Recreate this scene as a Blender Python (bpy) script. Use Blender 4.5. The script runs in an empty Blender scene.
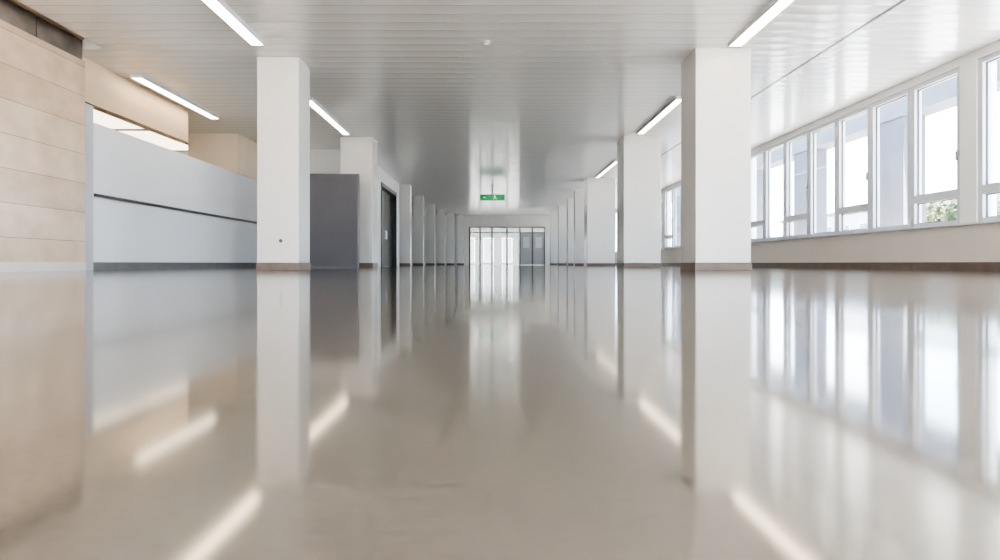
import bpy, bmesh, math, random
from mathutils import Vector
random.seed(7)
S = bpy.context.scene
C = S.collection
F = 700.0
H = 3.2      # ceiling height
try:
    S.view_settings.view_transform = 'AgX'
    S.view_settings.look = 'AgX - High Contrast'
except Exception: pass

# ------------------------------------------------------------------ materials
def new_mat(name):
    m = bpy.data.materials.new(name); m.use_nodes = True
    nt = m.node_tree
    return m, nt, nt.nodes['Principled BSDF']
def setp(b, **k):
    for a, v in k.items():
        key = {'color':'Base Color','rough':'Roughness','metal':'Metallic','ior':'IOR','coat':'Coat Weight','coatr':'Coat Roughness','ec':'Emission Color','es':'Emission Strength'}[a]
        if key in b.inputs: b.inputs[key].default_value = v
def c4(c): return (c[0], c[1], c[2], 1)
def mottled(name, col, rough=.5, metal=0, var=.06, scale=3.0, bump=0.0, ior=1.45, rvar=0.0):
    m, nt, b = new_mat(name)
    setp(b, rough=rough, metal=metal, ior=ior)
    tc = nt.nodes.new('ShaderNodeTexCoord')
    n = nt.nodes.new('ShaderNodeTexNoise'); n.inputs['Scale'].default_value = scale; n.inputs['Detail'].default_value = 5
    nt.links.new(tc.outputs['Object'], n.inputs['Vector'])
    r = nt.nodes.new('ShaderNodeValToRGB')
    r.color_ramp.elements[0].position = .3; r.color_ramp.elements[1].position = .7
    r.color_ramp.elements[0].color = c4([x*(1-var) for x in col]); r.color_ramp.elements[1].color = c4([min(1,x*(1+var)) for x in col])
    nt.links.new(n.outputs['Fac'], r.inputs['Fac']); nt.links.new(r.outputs['Color'], b.inputs['Base Color'])
    if bump:
        bp = nt.nodes.new('ShaderNodeBump'); bp.inputs['Strength'].default_value = bump; bp.inputs['Distance'].default_value = .01
        nt.links.new(n.outputs['Fac'], bp.inputs['Height']); nt.links.new(bp.outputs['Normal'], b.inputs['Normal'])
    return m
def emit(name, col, s):
    m, nt, b = new_mat(name); setp(b, color=c4(col), ec=c4(col), es=s, rough=.4); return m

M = {}
M['white'] = mottled('white_paint', (.85,.825,.79), .45, var=.02, scale=1.2)
M['wallwarm'] = mottled('warm_white_paint', (.80,.75,.69), .5, var=.03, scale=1.0)
M['sillwall_shaded'] = mottled('shaded_beige_grey_sill_wall', (.62,.56,.50), .4, var=.03, scale=1.0)  # darker copy of the warm wall paint, with shade mixed into the beige-grey
M['beige'] = mottled('beige_panel', (.74,.58,.42), .4, var=.05, scale=1.5)
M['cream'] = mottled('cream_panel', (.80,.67,.52), .4, var=.04, scale=1.5)
M['half'] = mottled('half_wall_paint', (.95,.965,.99), .25, var=.02, scale=.8)
M['column'] = mottled('satin_column_paint', (.68,.66,.63), .16, var=.02, scale=1.0)
M['plinth'] = mottled('brown_plinth', (.16,.12,.095), .35, var=.12, scale=6)
M['greyplinth'] = mottled('grey_plinth', (.20,.20,.21), .35, var=.1, scale=6)
M['frame'] = mottled('white_window_frame', (.62,.63,.655), .3, var=.02, scale=2)
M['dark'] = mottled('black_metal', (.012,.012,.013), .3, var=.1, scale=3)
M['rail'] = mottled('dark_grey_rail', (.09,.085,.08), .35, var=.1, scale=3)
M['charcoal'] = mottled('charcoal_laminate', (.115,.115,.13), .4, var=.04, scale=2)
M['blocks'] = mottled('dark_brown_grey_blocks', (.19,.165,.145), .5, var=.45, scale=1.7)
M['greyframe'] = mottled('grey_metal_frame', (.13,.13,.14), .35, metal=.3, var=.04)
M['greydoor'] = mottled('grey_door_leaf', (.42,.42,.41), .4, var=.04)
M['steel'] = mottled('brushed_steel', (.55,.55,.56), .28, metal=1, var=.05, scale=8)
M['concrete'] = mottled('outdoor_concrete', (.125,.13,.15), .8, var=.12, scale=2, bump=.2)
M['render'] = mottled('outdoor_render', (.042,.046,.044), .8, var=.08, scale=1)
M['paleblock'] = mottled('pale_outdoor_block', (.30,.32,.36), .8, var=.08, scale=.5)
M['paving'] = mottled('pale_outdoor_paving', (.60,.57,.52), .9, var=.08, scale=1.2)
M['bark'] = mottled('bark', (.10,.075,.05), .9, var=.3, scale=8, bump=.4)
M['plastic'] = mottled('white_plastic', (.65,.64,.62), .4, var=.02)
M['green'] = emit('exit_green', (.0,.22,.055), .8)
M['signwhite'] = emit('exit_white', (.8,1,.85), 1.0)
M['tube'] = emit('light_diffuser', (1,.84,.62), 9)
M['fartube'] = emit('far_light_diffuser', (1,.84,.62), 6)
M['baytube'] = emit('bay_light_diffuser', (1,.88,.72), 2.4)
M['leafa'] = mottled('leaf_green', (.05,.07,.03), .6, var=.4, scale=1.5)
M['leafb'] = mottled('leaf_olive', (.07,.085,.04), .6, var=.4, scale=1.5)

# glass: thin sheet, clear straight on and mirror-like at grazing angles (works from both sides)
def glass(name, col):
    m = bpy.data.materials.new(name); m.use_nodes = True; nt = m.node_tree; nt.nodes.clear()
    out = nt.nodes.new('ShaderNodeOutputMaterial'); tr = nt.nodes.new('ShaderNodeBsdfTransparent'); gl = nt.nodes.new('ShaderNodeBsdfGlossy')
    mx = nt.nodes.new('ShaderNodeMixShader'); lw = nt.nodes.new('ShaderNodeLayerWeight'); lw.inputs['Blend'].default_value = .5
    pw = nt.nodes.new('ShaderNodeMath'); pw.operation='POWER'; pw.inputs[1].default_value = 5
    ml = nt.nodes.new('ShaderNodeMath'); ml.operation='MULTIPLY_ADD'; ml.inputs[1].default_value=.7; ml.inputs[2].default_value=.04
    nt.links.new(lw.outputs['Facing'], pw.inputs[0]); nt.links.new(pw.outputs[0], ml.inputs[0])
    tr.inputs['Color'].default_value = c4(col); gl.inputs['Roughness'].default_value = .02
    nt.links.new(ml.outputs[0], mx.inputs[0]); nt.links.new(tr.outputs[0], mx.inputs[1]); nt.links.new(gl.outputs[0], mx.inputs[2]); nt.links.new(mx.outputs[0], out.inputs[0])
    return m
M['glass'] = glass('thin_glass', (.90,.96,1))
M['doorglass'] = glass('tinted_door_glass', (.50,.54,.55))

# floor: highly polished stone
def floor_mat():
    m, nt, b = new_mat('polished_floor'); N = nt.nodes; L = nt.links
    setp(b, rough=.078, ior=2.15)
    tc = N.new('ShaderNodeTexCoord')
    n1 = N.new('ShaderNodeTexNoise'); n1.inputs['Scale'].default_value = 9; n1.inputs['Detail'].default_value = 4
    n2 = N.new('ShaderNodeTexNoise'); n2.inputs['Scale'].default_value = 160; n2.inputs['Detail'].default_value = 2
    L.new(tc.outputs['Object'], n1.inputs['Vector']); L.new(tc.outputs['Object'], n2.inputs['Vector'])
    r = N.new('ShaderNodeValToRGB'); r.color_ramp.elements[0].position=.3; r.color_ramp.elements[1].position=.7
    r.color_ramp.elements[0].color=(.078,.067,.053,1); r.color_ramp.elements[1].color=(.099,.086,.069,1)
    L.new(n1.outputs['Fac'], r.inputs['Fac'])
    r2 = N.new('ShaderNodeValToRGB'); r2.color_ramp.elements[0].position=.34; r2.color_ramp.elements[1].position=.48
    r2.color_ramp.elements[0].color=(.45,.43,.41,1); r2.color_ramp.elements[1].color=(1,1,1,1)
    L.new(n2.outputs['Fac'], r2.inputs['Fac'])
    mm = N.new('ShaderNodeMixRGB'); mm.blend_type='MULTIPLY'; mm.inputs[0].default_value=.85
    L.new(r.outputs[0], mm.inputs[1]); L.new(r2.outputs[0], mm.inputs[2])
    L.new(mm.outputs[0], b.inputs['Base Color'])
    return m
M['floor'] = floor_mat()

def ceil_mat():
    m, nt, b = new_mat('metal_slat_ceiling'); N = nt.nodes; L = nt.links
    setp(b, rough=.13, metal=.12, ior=1.65)
    tc = N.new('ShaderNodeTexCoord'); sp = N.new('ShaderNodeSeparateXYZ'); L.new(tc.outputs['Object'], sp.inputs[0])
    a = N.new('ShaderNodeMath'); a.operation='DIVIDE'; a.inputs[1].default_value=.30; L.new(sp.outputs['Y'], a.inputs[0])
    f = N.new('ShaderNodeMath'); f.operation='FRACT'; L.new(a.outputs[0], f.inputs[0])
    g = N.new('ShaderNodeMath'); g.operation='LESS_THAN'; g.inputs[1].default_value=.045; L.new(f.outputs[0], g.inputs[0])
    mc = N.new('ShaderNodeMixRGB'); mc.inputs[1].default_value=(.99,.96,.91,1); mc.inputs[2].default_value=(.64,.60,.55,1)
    L.new(g.outputs[0], mc.inputs[0]); L.new(mc.outputs[0], b.inputs['Base Color'])
    # each slat slightly dished: stretches reflections along the hall
    s = N.new('ShaderNodeMath'); s.operation='SUBTRACT'; s.inputs[1].default_value=.5; L.new(f.outputs[0], s.inputs[0])
    q = N.new('ShaderNodeMath'); q.operation='POWER'; q.inputs[1].default_value=2; ab=N.new('ShaderNodeMath'); ab.operation='ABSOLUTE'
    L.new(s.outputs[0], ab.inputs[0]); L.new(ab.outputs[0], q.inputs[0])
    bp = N.new('ShaderNodeBump'); bp.inputs['Strength'].default_value=1; bp.inputs['Distance'].default_value=.014
    L.new(q.outputs[0], bp.inputs['Height']); L.new(bp.outputs[0], b.inputs['Normal'])
    b2 = N.new('ShaderNodeBsdfPrincipled'); setp(b2, rough=.34, ior=1.6)
    L.new(mc.outputs[0], b2.inputs['Base Color']); L.new(bp.outputs[0], b2.inputs['Normal'])
    mx = N.new('ShaderNodeMixShader'); mx.inputs[0].default_value=.42
    L.new(b.outputs[0], mx.inputs[1]); L.new(b2.outputs[0], mx.inputs[2])
    L.new(mx.outputs[0], N['Material Output'].inputs[0])
    return m
M['ceil'] = ceil_mat()

def stone_mat():
    m, nt, b = new_mat('travertine_courses'); N = nt.nodes; L = nt.links
    setp(b, rough=.15, ior=1.55)
    tc = N.new('ShaderNodeTexCoord'); sp = N.new('ShaderNodeSeparateXYZ'); L.new(tc.outputs['Object'], sp.inputs[0])
    cb = N.new('ShaderNodeCombineXYZ'); L.new(sp.outputs['Y'], cb.inputs[0]); L.new(sp.outputs['Z'], cb.inputs[1])
    br = N.new('ShaderNodeTexBrick'); L.new(cb.outputs[0], br.inputs['Vector'])
    br.inputs['Scale'].default_value=1; br.inputs['Brick Width'].default_value=8; br.inputs['Row Height'].default_value=.42
    br.inputs['Mortar Size'].default_value=.005; br.inputs['Color1'].default_value=(.76,.61,.47,1); br.inputs['Color2'].default_value=(.62,.475,.355,1)
    br.inputs['Mortar'].default_value=(.46,.34,.26,1); br.offset=.37
    mp = N.new('ShaderNodeMapping'); mp.inputs['Scale'].default_value=(1,1,1.4); L.new(tc.outputs['Object'], mp.inputs[0])
    n = N.new('ShaderNodeTexNoise'); n.inputs['Scale'].default_value=2.2; n.inputs['Detail'].default_value=7; L.new(mp.outputs[0], n.inputs['Vector'])
    r = N.new('ShaderNodeValToRGB'); r.color_ramp.elements[0].position=.3; r.color_ramp.elements[1].position=.7
    r.color_ramp.elements[0].color=(.86,.83,.80,1); r.color_ramp.elements[1].color=(1.07,1.07,1.07,1); L.new(n.outputs['Fac'], r.inputs[0])
    mm = N.new('ShaderNodeMixRGB'); mm.blend_type='MULTIPLY'; mm.inputs[0].default_value=1
    L.new(br.outputs['Color'], mm.inputs[1]); L.new(r.outputs[0], mm.inputs[2]); L.new(mm.outputs[0], b.inputs['Base Color'])
    bp = N.new('ShaderNodeBump'); bp.invert=True; bp.inputs['Strength'].default_value=.3; bp.inputs['Distance'].default_value=.01
    L.new(br.outputs['Fac'], bp.inputs['Height']); L.new(bp.outputs[0], b.inputs['Normal'])
    return m
M['stone'] = stone_mat()

# ------------------------------------------------------------------ mesh helpers
class MB:
    def __init__(s): s.bm = bmesh.new()
    def box(s, x0,x1,y0,y1,z0,z1):
        v = [s.bm.verts.new(p) for p in ((x0,y0,z0),(x1,y0,z0),(x1,y1,z0),(x0,y1,z0),(x0,y0,z1),(x1,y0,z1),(x1,y1,z1),(x0,y1,z1))]
        for f in ((3,2,1,0),(4,5,6,7),(0,1,5,4),(1,2,6,5),(2,3,7,6),(3,0,4,7)): s.bm.faces.new([v[i] for i in f])
        return s
    def ring(s, x0,x1,y0,y1,z0,z1,t):   # rectangular ring in the YZ plane
        s.box(x0,x1,y0,y0+t,z0,z1); s.box(x0,x1,y1-t,y1,z0,z1); s.box(x0,x1,y0+t,y1-t,z0,z0+t); s.box(x0,x1,y0+t,y1-t,z1-t,z1); return s
    def sheetx(s, x, y0,y1,z0,z1):
        s.bm.faces.new([s.bm.verts.new(p) for p in ((x,y0,z0),(x,y1,z0),(x,y1,z1),(x,y0,z1))]); return s
    def sheety(s, y, x0,x1,z0,z1):
        s.bm.faces.new([s.bm.verts.new(p) for p in ((x0,y,z0),(x1,y,z0),(x1,y,z1),(x0,y,z1))]); return s
    def cyl(s, p, q, r, n=16, r2=None):
        p=Vector(p); q=Vector(q); d=(q-p).normalized(); a=d.orthogonal().normalized(); b=d.cross(a); r2=r if r2 is None else r2
        A=[s.bm.verts.new(p+(a*math.cos(t)+b*math.sin(t))*r) for t in [2*math.pi*i/n for i in range(n)]]
        B=[s.bm.verts.new(q+(a*math.cos(t)+b*math.sin(t))*r2) for t in [2*math.pi*i/n for i in range(n)]]
        for i in range(n): s.bm.faces.new([A[i],A[(i+1)%n],B[(i+1)%n],B[i]])
        s.bm.faces.new(A[::-1]); s.bm.faces.new(B); return s
    def prism(s, pts, y0, y1):   # pts in XZ
        A=[s.bm.verts.new((x,y0,z)) for x,z in pts]; B=[s.bm.verts.new((x,y1,z)) for x,z in pts]
        n=len(pts); s.bm.faces.new(A); s.bm.faces.new(B[::-1])
        for i in range(n): s.bm.faces.new([A[i],B[i],B[(i+1)%n],A[(i+1)%n]])
        return s
    def seg(s, x0,z0,x1,z1,w,y0,y1):
        d=Vector((x1-x0,z1-z0)); d.normalize(); n=Vector((-d.y,d.x))*w/2
        return s.prism([(x0+n.x,z0+n.y),(x0-n.x,z0-n.y),(x1-n.x,z1-n.y),(x1+n.x,z1+n.y)],y0,y1)
    def build(s, name, mat, parent=None, off=(0,0,0), bevel=0, smooth=False):
        bmesh.ops.recalc_face_normals(s.bm, faces=s.bm.faces[:])
        if any(off): bmesh.ops.translate(s.bm, verts=s.bm.verts[:], vec=Vector((-off[0],-off[1],-off[2])))
        me = bpy.data.meshes.new(name); s.bm.to_mesh(me); s.bm.free()
        o = bpy.data.objects.new(name, me); C.objects.link(o); me.materials.append(mat)
        if parent: o.parent = parent
        elif any(off): o.location = off
        if smooth:
            for p in me.polygons: p.use_smooth = True
        if bevel:
            bv = o.modifiers.new('bevel','BEVEL'); bv.width = bevel; bv.segments = 2; bv.limit_method='ANGLE'
        return o
def tag(o, label, cat, group=None, kind=None):
    o['label']=label; o['category']=cat
    if group: o['group']=group
    if kind: o['kind']=kind
    return o
def thing(name, label, cat, loc, group=None, kind=None):
    o = bpy.data.objects.new(name, None); C.objects.link(o); o.location = loc; o.empty_display_size=.1
    return tag(o, label, cat, group, kind)
def struct(name, mb, mat, label, cat, bevel=0):
    o = mb.build(name, mat, bevel=bevel); return tag(o, label, cat, kind='structure')

YB = -3.0; YF = 45.0; XR = 7.05; XL = -5.9
EX = -5.6      # edge of the main ceiling beside the stone wall
# ------------------------------------------------------------------ shell
struct('floor', MB().box(-9.4, XR+.3, YB, YF+.3, -.2, 0), M['floor'], 'glossy polished beige concrete floor reflecting the hall', 'floor')
struct('ceiling', MB().box(EX, XR+.3, YB, 10.15, H, H+.35).box(-9.4, XR+.3, 10.15, YF+.3, H, H+.35), M['ceil'], 'pale metal slat ceiling running the whole hall', 'ceiling')
struct('ceiling_raised', MB().box(XL-.4, EX+.2, YB, 10.35, 4.5, 4.7), M['wallwarm'], 'raised ceiling strip beside the stone wall', 'ceiling')
struct('trim_4', MB().box(EX, EX+.1, YB, 10.15, H+.35, 4.5).box(XL, EX, 10.12, 10.15, H, 4.5), M['white'], 'fascia round the raised ceiling strip', 'fascia')
struct('trim_1', MB().box(4.83, 4.87, YB, YF, H-.006, H), M['dark'], 'thin black groove along the ceiling near the windows', 'ceiling groove')
struct('wall_left', MB().box(XL-.3, XL, YB, 10.15, .12, 3.03), M['stone'], 'beige travertine wall with long horizontal joints', 'wall')
struct('wall_left_upper', MB().box(XL-.3, XL, YB, 10.25, 3.34, 4.5), M['beige'], 'beige upper wall over the dark block band', 'wall')
struct('baseboard_left', MB().box(XL-.28, XL+.015, YB, 10.15, 0, .12), M['wallwarm'], 'pale base strip under the beige stone wall', 'baseboard')
struct('wall_left_return', MB().box(-9.2, XL-.3, 9.95, 10.15, 0, H), M['wallwarm'], 'wall closing the side bay behind the stone wall', 'wall')
bd=MB(); y=YB
R=random.Random(3)
bd.box(XL-.28,XL-.10,YB,10.15,3.03,3.34)
while y < 10.1:
    l=R.choice((.7,.9,1.1)); e=min(y+l,10.13)
    bd.box(XL-.12, XL-.03-R.choice((0,.02,.04)), y+.02, e, 3.045, 3.325); y=e
struct('trim_5', bd, M['blocks'], 'recessed band of dark brown-grey blocks topping the stone wall', 'block band')
# half wall with groove
hx = -6.1
hb = MB(); hb.box(hx-.18, hx, 10.5, 19.0, .12, 1.11); hb.box(hx-.18, hx-.05, 10.5, 19.0, 1.11, 1.18); hb.box(hx-.18, hx, 10.5, 19.0, 1.18, 2.26)
struct('wall_left_half', hb, M['half'], 'white high parapet wall beside the stone wall', 'wall')
struct('baseboard_left_half', MB().box(hx-.18, hx+.012, 10.5, 19.0, 0, .12), M['greyplinth'], 'grey skirting under the white parapet wall', 'baseboard')
hr = thing('handrail', 'thin dark handrail along the white parapet wall', 'handrail', (hx, 14.6, 1.13))
MB().box(hx+.012, hx+.045, 10.7, 18.9, 1.13, 1.168).build('rail', M['rail'], hr, (hx,14.6,1.13), bevel=.006)
y=11.2
while y < 18.9:
    MB().box(hx-.05, hx+.02, y, y+.03, 1.14, 1.16).build('bracket', M['rail'], hr, (hx,14.6,1.13)); y += 1.5
struct('trim_2', MB().box(hx-.18, hx+.12, 10.2, 10.5, 0, 2.46), M['frame'], 'white end post between stone wall and parapet', 'post')
struct('wall_left_bulkhead', MB().box(hx-.2, hx-.02, 10.15, 14.1, 2.54, H), M['beige'], 'beige bulkhead hanging from the ceiling above the parapet', 'bulkhead')
struct('wall_left_infill', MB().box(-7.25, hx+.03, 16.7, 19.0, 2.26, H), M['cream'], 'cream block filling above the far end of the parapet', 'wall')
struct('wall_left_bay', MB().box(-9.4, -9.2, 10.15, 19, 0, H), M['white'], 'far wall of the side bay behind the parapet', 'wall')
# core block with dark portal
cb = MB(); cb.box(-9.2, -3.8, 19, 27.2, 0, H); cb.box(-3.8,-3.6,19,22.7,0,H); cb.box(-3.8,-3.6,26.3,27.2,0,H); cb.box(-3.8,-3.6,22.7,26.3,2.75,H)
struct('wall_left_core', cb, M['white'], 'white core block behind the charcoal panel', 'wall')
d = thing('door_1', 'black double door in the white core block', 'door', (-3.7, 24.5, 0), kind='structure')
o=(-3.7,24.5,0)
fb=MB(); fb.box(-3.8,-3.58,22.7,22.8,0,2.75); fb.box(-3.8,-3.58,26.2,26.3,0,2.75); fb.box(-3.8,-3.58,22.8,26.2,2.62,2.75); fb.build('door_frame', M['dark'], d, o)
for a,b_ in ((22.81,24.49),(24.51,26.19)):
    lf=MB().box(-3.79,-3.74,a,b_,0.01,2.61).build('door_leaf', M['dark'], d, o, bevel=.005)
    hy = 24.4 if a<24 else 24.6
    MB().cyl((-3.70,hy,.95),(-3.70,hy,1.25),.012).cyl((-3.74,hy,.98),(-3.70,hy,.98),.008).cyl((-3.74,hy,1.22),(-3.70,hy,1.22),.008).build('door_handle', M['steel'], lf, o)
struct('wall_left_far', MB().box(-6.3,-6.1,27.2,YF,0,H), M['white'], 'white wall behind the far left columns', 'wall')

# right wall
PIER=.36
mod=1.27; grp=7*mod
y0=10.55-(grp+PIER)
gs=[]
while y0 < YF:
    gs.append(y0); y0 += grp+PIER
rw = MB(); rw.box(XR, XR+.3, YB, YF, 3.07, H)
rw.box(XR, XR+.3, YB, gs[0], .675, 3.07)
for g in gs:
    e=min(g+grp,YF)
    if e<YF: rw.box(XR, XR+.3, e, min(e+PIER,YF), .675, 3.07)
struct('wall_right', rw, M['white'], 'white piers and header around the right-hand windows', 'wall')
struct('wall_right_low', MB().box(XR, XR+.3, YB, YF, .12, .675), M['sillwall_shaded'], 'beige-grey low wall below the window sill, shade put into its colour', 'wall')
struct('baseboard_right', MB().box(XR-.02, XR+.3, YB, YF, 0, .12), M['plinth'], 'brown skirting along the window wall', 'baseboard')
struct('trim_3', MB().box(XR-.05, XR+.07, YB, YF, .675, .70), M['frame'], 'long white sill under the windows', 'window sill')
wn=1
names=['nearest','second','third','fourth','fifth','sixth','seventh']
for gi,g in enumerate(gs):
    for k in range(7):
        a=g+mod*k; b_=a+mod
        if a>YF-.3: break
        b_=min(b_,YF)
        base=(XR+.1,(a+b_)/2,.70)
        tr_=(k%2==0)
        bay = ['near','first visible','middle','far','last'][min(gi,4)]
        w=thing('window_%d'%wn, '%s window from the camera in the %s bay, white frame, %s'%(names[k],bay,'small pane below a transom' if tr_ else 'one tall pane'),'window',base,kind='structure'); wn+=1
        x0,x1=XR+.02,XR+.15
        fb=MB(); fb.box(x0,x1,a,a+.10,.70,3.07); fb.box(x0,x1,b_-.10,b_,.70,3.07); fb.box(x0,x1,a+.1,b_-.1,3.0,3.07); fb.box(x0,x1,a+.1,b_-.1,.70,.76)
        fb.build('frame', M['frame'], w, base, bevel=.006)
        gk=MB()
        if tr_:
            MB().box(x0,x1,a+.1,b_-.1,1.10,1.23).build('transom', M['frame'], w, base)
            MB().sheetx(XR+.085,a+.1,b_-.1,.76,1.10).build('pane', M['glass'], w, base)
            MB().sheetx(XR+.085,a+.1,b_-.1,1.23,3.0).build('pane', M['glass'], w, base)
            MB().box(XR-.005,XR+.02,a+.035,a+.065,1.75,1.82).box(XR-.03,XR-.005,a+.04,a+.06,1.66,1.80).build('handle', M['steel'], w, base)
            gk.ring(XR+.075,XR+.095,a+.1,b_-.1,.76,1.10,.014); gk.ring(XR+.075,XR+.095,a+.1,b_-.1,1.23,3.0,.014)
        else:
            MB().sheetx(XR+.085,a+.1,b_-.1,.76,3.0).build('pane', M['glass'], w, base)
            gk.ring(XR+.075,XR+.095,a+.1,b_-.1,.76,3.0,.014)
        gk.build('gasket', M['rail'], w, base)

# far wall with glass entrance
dx0,dx1=-1.48,3.40
TZ=2.46
fw=MB(); fw.box(-9.2,dx0,YF,YF+.3,0,H); fw.box(dx1,XR+.3,YF,YF+.3,0,H); fw.box(dx0,dx1,YF,YF+.3,TZ,H)
struct('wall_back', fw, M['wallwarm'], 'far end wall around the glass entrance', 'wall')
d = thing('door_2', 'glazed entrance with grey frames at the far end', 'door', ((dx0+dx1)/2,YF,0), kind='structure')
o=((dx0+dx1)/2,YF,0)
xs=[-1.48,-.77,0,.96,1.8,2.6,3.4]
fb=MB()
for x in xs: fb.box(x-.05 if x>dx0 else x, x+.05 if x<dx1 else x+0, YF+.02,YF+.12,0,TZ)
fb.box(dx0,dx0+.1,YF+.02,YF+.12,0,TZ)
fb.box(dx0,dx1,YF+.03,YF+.11,TZ-.08,TZ); fb.box(dx0,dx1,YF+.03,YF+.11,2.06,2.12); fb.build('door_frame', M['greyframe'], d, o)
MB().sheety(YF+.07,dx0,dx1,2.12,TZ-.08).build('transom_pane', M['doorglass'], d, o)
for i in range(4):
    lf=MB().sheety(YF+.065,xs[i]+.04,xs[i+1]-.04,.02,2.06).build('door_leaf', M['doorglass'], d, o)
    if i in (1,2):
        hx_=xs[i+1]-.12 if i==1 else xs[i]+.12
        MB().cyl((hx_,YF+.02,.8),(hx_,YF+.02,1.3),.018).cyl((hx_,YF+.02,.85),(hx_,YF+.07,.85),.01).cyl((hx_,YF+.02,1.25),(hx_,YF+.07,1.25),.01).build('door_handle', M['steel'], lf, o)
for i in (4,5):
    lf=MB().box(xs[i]+.04,xs[i+1]-.04,YF+.05,YF+.09,.02,2.06).build('door_leaf', M['greydoor'], d, o)
    MB().box(xs[i]+.2,xs[i+1]-.2,YF+.045,YF+.05,1.1,1.8).build('pane', M['frame'], lf, o)
    MB().cyl((xs[5]+(-.12 if i==4 else .12),YF+.0,1.0),(xs[5]+(-.12 if i==4 else .12),YF+.05,1.0),.04).build('door_handle', M['steel'], lf, o)

# ------------------------------------------------------------------ columns
def column(x0,x1,y0,y1,label,mat='column',pl='plinth',z=0):
    base=((x0+x1)/2,(y0+y1)/2,0)
    t=thing('column',label,'column',base,'square columns along the hall')
    MB().box(x0,x1,y0,y1,.11,H).build('shaft', M[mat], t, base, bevel=.008)
    MB().box(x0-.012,x1+.012,y0-.012,y1+.012,0,.11).build('plinth', M[pl], t, base, bevel=.003)
    return t
column(-3.525,-2.90,10.5,11.15,'nearest left column, pale square, with small socket near its foot')
column(2.93,3.726,10.07,10.85,'nearest right column, widest and tallest in view, beside the windows')
column(-3.72,-2.93,17.15,17.9,'second left column, standing behind the charcoal partition panel')
column(3.2,4.10,17.0,17.9,'second right column, between the nearest right one and the far row')
column(3.46,4.46,25.4,26.3,'third right column, left of the far windows')
column(3.50,4.05,29.5,30.0,'fourth right column from the camera')
column(3.6,4.24,33.2,33.8,'fifth right column from the camera')
column(3.52,3.96,37,37.5,'sixth right column from the camera')
column(3.42,3.83,41,41.4,'last right column, nearest to the glass entrance')
column(-3.81,-3.22,27.5,28.1,'third left column, just past the black double door')
column(-3.61,-3.15,32,32.5,'fourth left column from the camera')
column(-3.44,-3.0,36.5,37,'fifth left column from the camera')
column(-3.18,-2.72,40.2,40.6,'sixth left column from the camera')
column(-2.77,-2.3,42.8,43.2,'seventh left column from the camera')
column(-2.2,-1.78,44.2,44.6,'last left column, nearest to the glass entrance')

# socket on nearest left column
base=(-3.165,10.5,.44)
t=thing('wall_socket','small round socket low on the nearest left column','socket',base)
MB().cyl((-3.165,10.487,.44),(-3.165,10.5,.44),.05,24).build('plate', M['plastic'], t, base)
MB().cyl((-3.165,10.485,.44),(-3.165,10.488,.44),.028,20).build('insert', M['charcoal'], t, base)

# charcoal partition
base=(-4.16,16.35,0)
t=thing('partition_panel','charcoal freestanding partition panel before the second left column','partition',base)
MB().box(-5.2,-3.15,16.3,16.4,.03,2.17).build('panel', M['charcoal'], t, base)
MB().box(-3.15,-3.11,16.28,16.42,0,2.19).box(-5.24,-5.2,16.28,16.42,0,2.19).box(-5.2,-3.15,16.28,16.42,2.17,2.19).box(-5.2,-3.15,16.28,16.42,0,.03).build('edge_frame', M['greyframe'], t, base)

# ------------------------------------------------------------------ ceiling lights
def light(x,y0,y1,label,w=.17,m='tube',x2=None):
    base=(x,(y0+y1)/2,H)
    t=thing('ceiling_light',label,'ceiling light',base,'linear ceiling lights')
    hbx=MB(); hbx.box(x-w/2-.02,x-w/2,y0,y1,H-.05,H); hbx.box(x+w/2,x+w/2+.02,y0,y1,H-.05,H); hbx.box(x-w/2-.02,x+w/2+.02,y0-.02,y0,H-.05,H); hbx.box(x-w/2-.02,x+w/2+.02,y1,y1+.02,H-.05,H); hbx.box(x-w/2,x+w/2,y0,y1,H-.02,H)
    hbx.build('housing', M['frame'], t, base)
    MB().box(x-w/2,x+w/2,y0,y1,H-.04,H-.02).build('diffuser', M[m], t, base)
light(-3.28,6.2,9.8,'nearest left linear light, cut by the top of the photo')
light(3.42,6.2,9.84,'nearest right linear light, cut by the top of the photo')
light(-5.85,11.5,14.8,'linear light beside the beige bulkhead over the parapet')
light(-3.45,13.1,16.6,'left linear light between the nearest and second left columns',.14)
light(3.5,13.0,16.5,'right linear light between the nearest and second right columns',.14)
light(3.75,21,25,'far right linear light before the third right column',.12,'fartube')
light(-8.3,12,15.9,'near linear light inside the side bay behind the parapet',.9,'baytube')
light(-8.3,16.1,18.9,'far linear light inside the side bay behind the parapet',.9,'baytube')

# smoke detector
base=(-.08,9.8,H)
t=thing('smoke_detector','small round smoke detector in the middle of the ceiling','smoke detector',base)
MB().cyl((-.08,9.8,H),(-.08,9.8,H-.02),.065,24).build('mount', M['greydoor'], t, base)
MB().cyl((-.08,9.8,H-.02),(-.08,9.8,H-.045),.05,24,.03).build('sensor', M['plastic'], t, base)

# exit sign
sy=27.8; base=(.02,sy,H)
t=thing('exit_sign','green running-man exit sign hanging from the ceiling','exit sign',base)
MB().cyl((.02,sy,2.84),(.02,sy,H),.02).box(-.06,.10,sy-.05,sy+.05,H-.02,H).build('stem', M['plastic'], t, base)
MB().box(-.47,.51,sy-.035,sy+.035,2.60,2.84).build('housing', M['greyframe'], t, base, bevel=.004)
MB().box(-.46,.50,sy-.04,sy-.035,2.61,2.83).build('face', M['green'], t, base)
ya,yb=sy-.045,sy-.04
MB().prism([(-.22,2.714),(-.22,2.726),(-.30,2.726),(-.30,2.75),(-.34,2.72),(-.30,2.69),(-.30,2.714)],ya,yb).build('arrow', M['signwhite'], t, base)
pg=MB(); cx,cz=.10,2.795
pg.prism([(cx+.014*math.cos(i*math.pi/6),cz+.014*math.sin(i*math.pi/6)) for i in range(12)],ya,yb)
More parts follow.
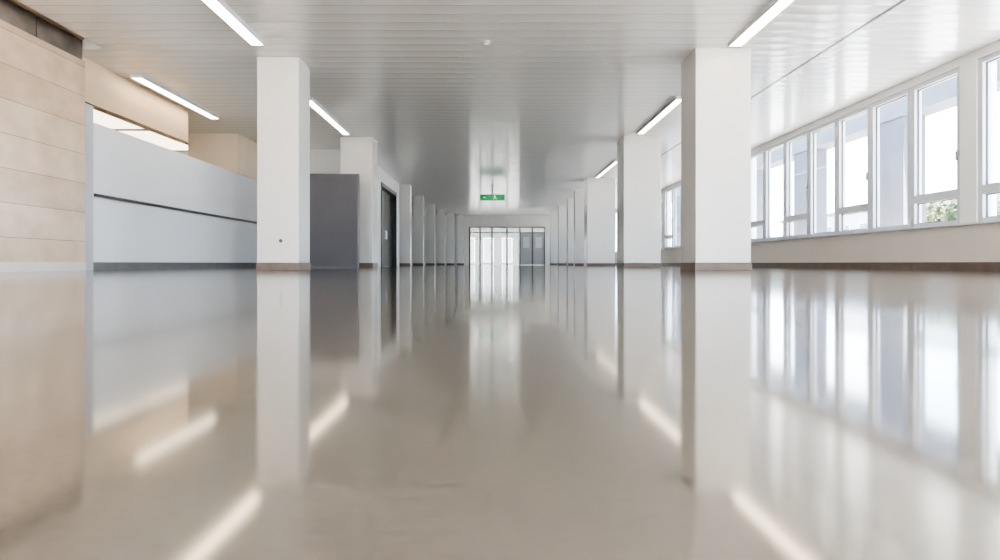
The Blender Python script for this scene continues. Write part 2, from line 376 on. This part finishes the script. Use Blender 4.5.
pg.seg(.11,2.785,.13,2.71,.026,ya-.001,yb); pg.seg(.11,2.765,.06,2.74,.012,ya,yb); pg.seg(.12,2.765,.165,2.735,.012,ya,yb)
pg.seg(.13,2.715,.08,2.69,.014,ya,yb); pg.seg(.08,2.69,.07,2.64,.012,ya,yb); pg.seg(.13,2.715,.16,2.67,.014,ya,yb); pg.seg(.16,2.67,.21,2.66,.012,ya,yb)
pg.build('running_figure', M['signwhite'], t, base)

# ------------------------------------------------------------------ outside
struct('ground_outside', MB().box(-60,XR+120,-60,160,-.6,-.22), M['paving'], 'pale paved ground outside the building', 'ground')
struct('floor_terrace', MB().box(XR+.3,10.2,YB,YF,-.21,-.02), M['paving'], 'pale terrace outside the windows', 'terrace')
y=11.6; i=0
ords=['first','second','third','fourth','fifth','sixth','seventh','eighth']
while y<YF:
    base=(9.45,y,-.02)
    t=thing('concrete_pillar','%s grey concrete pillar outside the windows, counting away from the camera'%ords[i],'pillar',base,'pillars outside')
    MB().box(9.2,9.7,y-.55,y+.55,-.02,3.4).build('shaft', M['concrete'], t, base, bevel=.015)
    MB().box(9.15,9.75,y-.6,y+.6,-.02,.12).build('footing', M['concrete'], t, base)
    y+=4.6; i+=1
o=MB().box(9.15,9.75,YB,YF,3.4,3.9).build('concrete_beam', M['concrete'], None, (9.45,20,3.4)); tag(o,'long grey concrete beam over the pillars outside','beam')
# building beyond the entrance
base=(0,60,-.22)
t=thing('neighbouring_building','grey rendered building seen through the glazed entrance','building',base)
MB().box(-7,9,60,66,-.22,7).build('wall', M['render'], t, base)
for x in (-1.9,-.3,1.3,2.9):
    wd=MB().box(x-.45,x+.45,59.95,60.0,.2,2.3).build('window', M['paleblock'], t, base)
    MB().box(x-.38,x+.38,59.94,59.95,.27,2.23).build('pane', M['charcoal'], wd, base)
# low block across the yard, seen through the right-hand windows
base=(48,84,-.22)
t=thing('yard_building','low grey-blue building across the yard, seen through the windows','building',base)
MB().box(44,52,62,106,-.22,6.2).build('wall', M['paleblock'], t, base)
MB().box(43.7,52.3,61.7,106.3,6.2,6.6).build('roof', M['concrete'], t, base)
y=64
while y<104:
    wd=MB().box(43.93,44,y,y+2.2,2.6,5.0).build('window', M['frame'], t, base)
    MB().box(43.9,43.93,y+.15,y+2.05,2.75,4.85).build('pane', M['charcoal'], wd, base); y+=4.4

def crown(n, rx, rz, seed):
    R=random.Random(seed); bm=bmesh.new()
    lobes=[(Vector((R.uniform(-.6,.6)*rx,R.uniform(-.6,.6)*rx,R.uniform(-.5,.6)*rz)),R.uniform(.4,.65)) for _ in range(9)]
    for _ in range(n):
        c,s=R.choice(lobes); d=Vector((R.gauss(0,1),R.gauss(0,1),R.gauss(0,1))).normalized()*R.uniform(.75,1)
        p=c+Vector((d.x*rx*s,d.y*rx*s,d.z*rz*s)); a=Vector((R.gauss(0,1),R.gauss(0,1),R.gauss(0,1))).normalized(); b=a.orthogonal().normalized(); q=R.uniform(.10,.2)
        bm.faces.new([bm.verts.new(p+a*q),bm.verts.new(p+b*q*.5),bm.verts.new(p-a*q),bm.verts.new(p-b*q*.5)])
    me=bpy.data.meshes.new('crown'); bm.to_mesh(me); bm.free(); return me
cr=[crown(4200,2.6,1.7,s) for s in (1,2,3)]
for i,me in enumerate(cr): me.materials.append(M['leafa' if i%2==0 else 'leafb'])
tb=MB(); tb.cyl((0,0,0),(0,0,2.2),.22,12,.13).cyl((0,0,1.6),(.8,.3,2.8),.09,8,.04).cyl((0,0,1.5),(-.7,-.4,2.7),.09,8,.04)
proto=tb.build('trunk', M['bark']); tme=proto.data; bpy.data.objects.remove(proto)
spots=[(25.3,34.5),(26,41.5),(30,45.5)]
desc=['rounded green','broad olive','bushy green']
for i,(x,y) in enumerate(spots):
    t=thing('tree','%s tree outside the windows, %s from the camera'%(desc[i],ords[i]),'tree',(x,y,-.22),'trees outside')
    o=bpy.data.objects.new('trunk',tme); C.objects.link(o); o.parent=t
    o=bpy.data.objects.new('crown',cr[i%3]); C.objects.link(o); o.parent=t; o.location=(0,0,2.4); o.rotation_euler=(0,0,i*1.3)
    s=.95+.05*(i%4); t.scale=(s,s,s)

# ------------------------------------------------------------------ light
W=bpy.data.worlds.new('sky'); S.world=W; W.use_nodes=True; nt=W.node_tree; N=nt.nodes; L=nt.links
bg=N['Background']; tc=N.new('ShaderNodeTexCoord'); sp=N.new('ShaderNodeSeparateXYZ'); L.new(tc.outputs['Generated'],sp.inputs[0])
r=N.new('ShaderNodeValToRGB'); r.color_ramp.elements[0].position=0; r.color_ramp.elements[0].color=(.76,.88,1,1)
r.color_ramp.elements[1].position=.6; r.color_ramp.elements[1].color=(.38,.60,.95,1)
L.new(sp.outputs['Z'],r.inputs[0])
n=N.new('ShaderNodeTexNoise'); n.inputs['Scale'].default_value=4; n.inputs['Detail'].default_value=6; L.new(tc.outputs['Generated'],n.inputs['Vector'])
r2=N.new('ShaderNodeValToRGB'); r2.color_ramp.elements[0].position=.45; r2.color_ramp.elements[0].color=(0,0,0,1); r2.color_ramp.elements[1].position=.68; r2.color_ramp.elements[1].color=(1,1,1,1)
L.new(n.outputs['Fac'],r2.inputs[0])
mx=N.new('ShaderNodeMixRGB'); mx.inputs[2].default_value=(.97,.985,1,1); L.new(r2.outputs[0],mx.inputs[0]); L.new(r.outputs[0],mx.inputs[1]); L.new(mx.outputs[0],bg.inputs[0])
bg.inputs[1].default_value=10.5
sun=bpy.data.lights.new('sun','SUN'); sun.energy=72; sun.angle=.02; sun.color=(1,.88,.75)
so=bpy.data.objects.new('sun',sun); C.objects.link(so); so.rotation_euler=Vector((.05,.62,-.78)).to_track_quat('-Z','Y').to_euler()

# ------------------------------------------------------------------ camera
cam=bpy.data.cameras.new('camera'); co=bpy.data.objects.new('camera',cam); C.objects.link(co)
co.location=(0,0,.10); co.rotation_euler=(math.pi/2,0,0)
cam.sensor_width=36; cam.lens=36*F/1000; cam.shift_x=.008; cam.shift_y=-.0165; cam.clip_start=.01; cam.clip_end=500
S.camera=co
